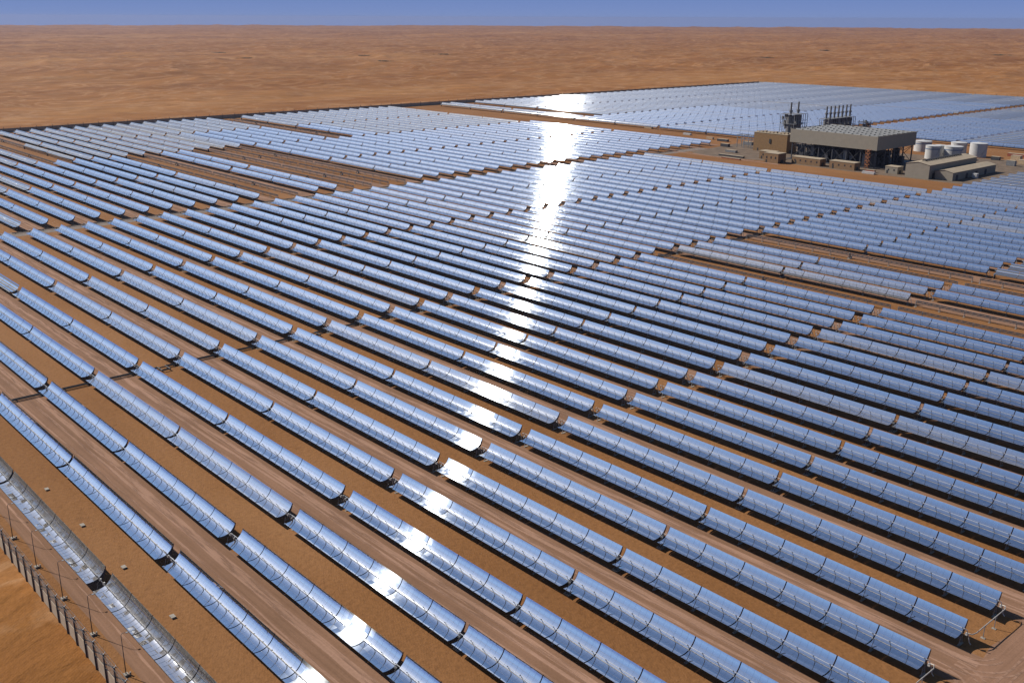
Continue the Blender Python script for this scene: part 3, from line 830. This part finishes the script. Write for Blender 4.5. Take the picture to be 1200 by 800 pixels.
# tanks
def tank(x, y, r, h, label, band=None, stairs=True):
    t = empty('storage_tank', (x, y, 0)); mb = MB(); mb.lathe(0, 0, [(r, 0), (r, h)], 40); mb.build('shell', M['white_paint'], t, False)
    mb = MB(); mb.lathe(0, 0, [(r+.15, h), (r+.15, h+.25), (r*.5, h+r*.09), (.4, h+r*.17)], 40); mb.build('roof', M['white_paint'], t)
    if band: mb = MB(); mb.lathe(0, 0, [(r+.02, band), (r+.08, band), (r+.08, band+.9), (r+.02, band+.9)], 40); mb.build('band', M['tank_band'], t)
    if stairs:
        mb = MB()
        for k in range(24):
            a = -1.0+k*.05; mb.bar((math.cos(a)*(r+.1), math.sin(a)*(r+.1), h*k/24), (math.cos(a)*(r+1.2), math.sin(a)*(r+1.2), h*k/24), .3, .12)
        mb.build('stair', M['galv'], t)
    mb = MB(); mb.tube([(0, 0, h+r*.15), (0, 0, h+r*.15+.8)], .25, 8); mb.build('vent', M['galv'], t)
    tag(t, label, 'tank', 'white storage tanks behind the warehouse')
tank(-407, 751, 7.0, 12.6, 'white tank with a dark band beside the condenser, front left', 9.4)
tank(-408, 768, 6.0, 11.6, 'white tank half hidden behind the front left banded tank', None)
tank(-443, 801, 8.8, 10.4, 'white banded tank farthest left, partly behind the condenser', 7.8)
tank(-392, 764, 8.8, 12.4, 'white banded tank rising behind the warehouse roof', 9.0)
tank(-409, 811, 7.8, 11.2, 'white tank farthest back behind the banded ones', None)
tank(-383, 799, 8.2, 13.6, 'tallest plain white tank, farthest right', None)

def stack_set(name, x, ys, h, hb, label, w):
    t = empty(name, (x, ys[0], 0)); y0 = ys[0]
    for y in ys:
        mb = MB(); mb.tube([(0, y-y0, 0), (0, y-y0, h*.78)], 1.15, 12); mb.tube([(0, y-y0, h*.78), (0, y-y0, h*.82)], 1.9, 12); mb.tube([(0, y-y0, h*.82), (0, y-y0, h)], .95, 12)
        mb.build('stack', M['stack'], t)
    mb = MB(); rnd = random.Random(int(h)); ya, yb = -w*.5, ys[-1]-y0+w*.5
    n = max(3, int((yb-ya)/4))
    for a in (-w*.8, w*.8):
        for k in range(n+1):
            y = ya+(yb-ya)*k/n; mb.bar((a, y, 0), (a, y, hb), .45)
        for z in [hb*q for q in (.2, .4, .6, .8, 1.0)]:
            mb.bar((a, ya, z), (a, yb, z), .4, .3)
    for z in [hb*q for q in (.4, .7, 1.0)]: mb.box(-w*.8, w*.8, ya, yb, z-.15, z)
    mb.build('platform', M['galv'], t)
    mb = MB()
    for k in range(60):
        px, py, pz = rnd.uniform(-w*.8, w*.5), rnd.uniform(ya, yb-2), rnd.uniform(0, hb*.85); s = rnd.uniform(1, 3.2); mb.box(px, px+s, py, py+s, pz, pz+s*1.8)
    for y in ys: mb.tube([(0, y-y0, 2), (0, y-y0, hb*.95)], min(4.4, w*.4), 14)
    mb.build('heater', M['stack'], t)
    tag(t, label, 'stacks')
stack_set('heater_stack', -562, [731, 745], 46.5, 34, 'pair of tall chimneys over a cluttered dark tower', 11)
stack_set('heater_row', -554, [789.5+8.2*k for k in range(7)], 39.5, 26, 'seven thin chimneys in a row behind the condenser', 7)
# lattice tower of pipes beyond the condenser
t = empty('pipe_tower', (-512, 800, 0)); mb = MB(); rnd = random.Random(2)
for a in (-5, 5):
    for b in (-5, 5): mb.bar((a, b, 0), (a*.9, b*.9, 27), .6)
for z in (5, 10, 15, 20, 25): mb.box(-6, 6, -6, 6, z-.2, z)
mb.build('lattice', M['dark_steel'], t)
mb = MB()
for k in range(18): a, b, z = rnd.uniform(-5, 3), rnd.uniform(-5, 3), rnd.uniform(10, 25); mb.box(a, a+rnd.uniform(1, 3), b, b+rnd.uniform(1, 3), z, z+rnd.uniform(1, 3))
mb.build('vessel', M['stack'], t)
tag(t, 'dark cluttered pipe tower peeping over the condenser roof', 'pipe tower')
# stores and clutter around the plant
def crate(x, y, sx, sy, h, mat, label, name='container', cat='container'):
    t = empty(name, (x, y, 0)); mb = MB(); mb.box(0, sx, 0, sy, .15, h); n = int(sx/1.2)
    for k in range(n): mb.box(k*1.2+.2, k*1.2+.5, -.08, -.003, .3, h-.2)
    mb.build('body', M[mat], t); mb = MB(); mb.box(-.1, sx+.1, -.1, sy+.1, h, h+.15); mb.build('lid', M['roof_sand' if mat != 'white_paint' else 'white_paint'], t)
    return tag(t, label, cat, 'containers around the power plant')
crate(-333, 776, 15, 6, 4.0, 'crate', 'wide timber coloured store at the right edge behind the low warehouse')
crate(-366, 829, 24, 5, 3.0, 'rust_pipe', 'rust red stack of stock right of the tallest tank')
crate(-349, 797, 9, 6, 5.0, 'crate', 'pale crate in front of the rust red stack')
crate(-336, 757, 8, 4, 5.0, 'galv', 'grey container nearest the right edge')
crate(-364, 787, 8, 4, 3.4, 'dark_steel', 'dark container beside the pale crate behind the warehouses')
crate(-320, 652, 4, 4, 4.0, 'white_paint', 'small pale cabin by the low warehouse wall')
crate(-600, 700, 12, 4, 3.5, 'galv', 'grey container left of the tall tan hall')
crate(-606, 668, 10, 4, 3.2, 'dark_steel', 'dark container on the track left of the hall')
crate(-640, 706, 14, 4, 2.6, 'dark_steel', 'dark low store on the corridor sand')
crate(-660, 712, 9, 3, 2.4, 'crate', 'pale low store on the corridor sand')
crate(-706, 726, 11, 3, 2.0, 'white_paint', 'white low store farther along the corridor sand')
crate(-785, 746, 12, 3, 2.2, 'crate', 'pale low store near the glare on the corridor sand')
crate(-560, 605, 30, 3, 1.6, 'dark_steel', 'long low dark pipe stack before the tan hall')
crate(-545, 590, 22, 2.5, 1.2, 'rust_pipe', 'low brown pipe stack in front of the long dark one')
crate(-573, 633, 13, 4, 2.4, 'galv', 'grey low shed on the gravel left of the tan hall')
crate(-401, 614, 9, 3, 2.2, 'rust_pipe', 'low rusty rack at the foot of the condenser stair')
crate(-398, 603, 12, 3, 2.0, 'white_paint', 'white low cabin before the condenser stair')
t = empty('switchyard_gantry', (-590, 676, 0))
for k in range(4):
    mb = MB(); mb.bar((k*9, 0, 0), (k*9, 0, 14), .6); mb.bar((k*9, 8, 0), (k*9, 8, 14), .6); mb.bar((k*9, 0, 13.5), (k*9, 8, 13.5), .5); mb.build('portal', M['galv'], t)
mb = MB(); 
for z in (9, 13.5): mb.bar((0, 0, z), (27, 0, z), .5); mb.bar((0, 8, z), (27, 8, z), .5)
mb.build('girder', M['galv'], t); tag(t, 'grey steel gantry left of the tall tan hall', 'gantry')

# ------------------------------------------------------------------ desert shrubs far away
mb0 = []
for k in range(3):
    bm = bmesh.new(); rnd = random.Random(k)
    for j in range(70):
        c = Vector((rnd.gauss(0, 9), rnd.gauss(0, 4), 0)); s = rnd.uniform(.8, 2.6)
        for q in range(9):
            p = c + Vector((rnd.gauss(0, s*.5), rnd.gauss(0, s*.5), rnd.uniform(0, s))); n = Vector((rnd.uniform(-1, 1), rnd.uniform(-1, 1), rnd.uniform(0, 1))).normalized()*s*.45
            u = n.orthogonal()
            bm.faces.new([bm.verts.new(p+n), bm.verts.new(p+u), bm.verts.new(p-n)])
    me = bpy.data.meshes.new('shrub_patch'); bm.to_mesh(me); bm.free(); me.materials.append(M['shrub']); mb0.append(me)

dg = bpy.context.evaluated_depsgraph_get()
def ground_hit(u, v):
    d = (fw + rt*((u-600)/F_PX) - up*((v-400)/F_PX)).normalized()
    dg_ = bpy.context.evaluated_depsgraph_get()
    o = bpy.data.objects['desert_ground']
    ok, loc, nn, ii = o.ray_cast(CAM, d, distance=40000)
    return loc if ok else None
bpy.context.view_layer.update()
SP = [(290, 68.5, 'long dark shrub patch alone on the far sand, left of centre'), (430, 65.5, 'dark shrub patch on the far sand above the left field edge'), (450, 72, 'darkest shrub patch just below another on the far sand'),
      (520, 64, 'faint strip of shrubs on the far sand left of the glare'), (897, 68, 'thin strip of shrubs on the sand above the far field corner'), (1172, 65, 'dark shrub patch on the far sand at the right edge'), (965, 59.5, 'faint shrub strip near the horizon, right of the centre'), (255, 62, 'small shrub patch near the horizon on the left')]
for k, (u, v, l) in enumerate(SP):
    p = ground_hit(u, v)
    if p:
        o = link('shrub_patch', mb0[k % 3], None, p); f_ = (p-CAM).length/4200; o.scale = (1.6*f_, 1.2*f_, 1.0*f_); o.rotation_euler = (0, 0, YAW)
        tag(o, l, 'shrubs', 'shrub patches on the far desert')
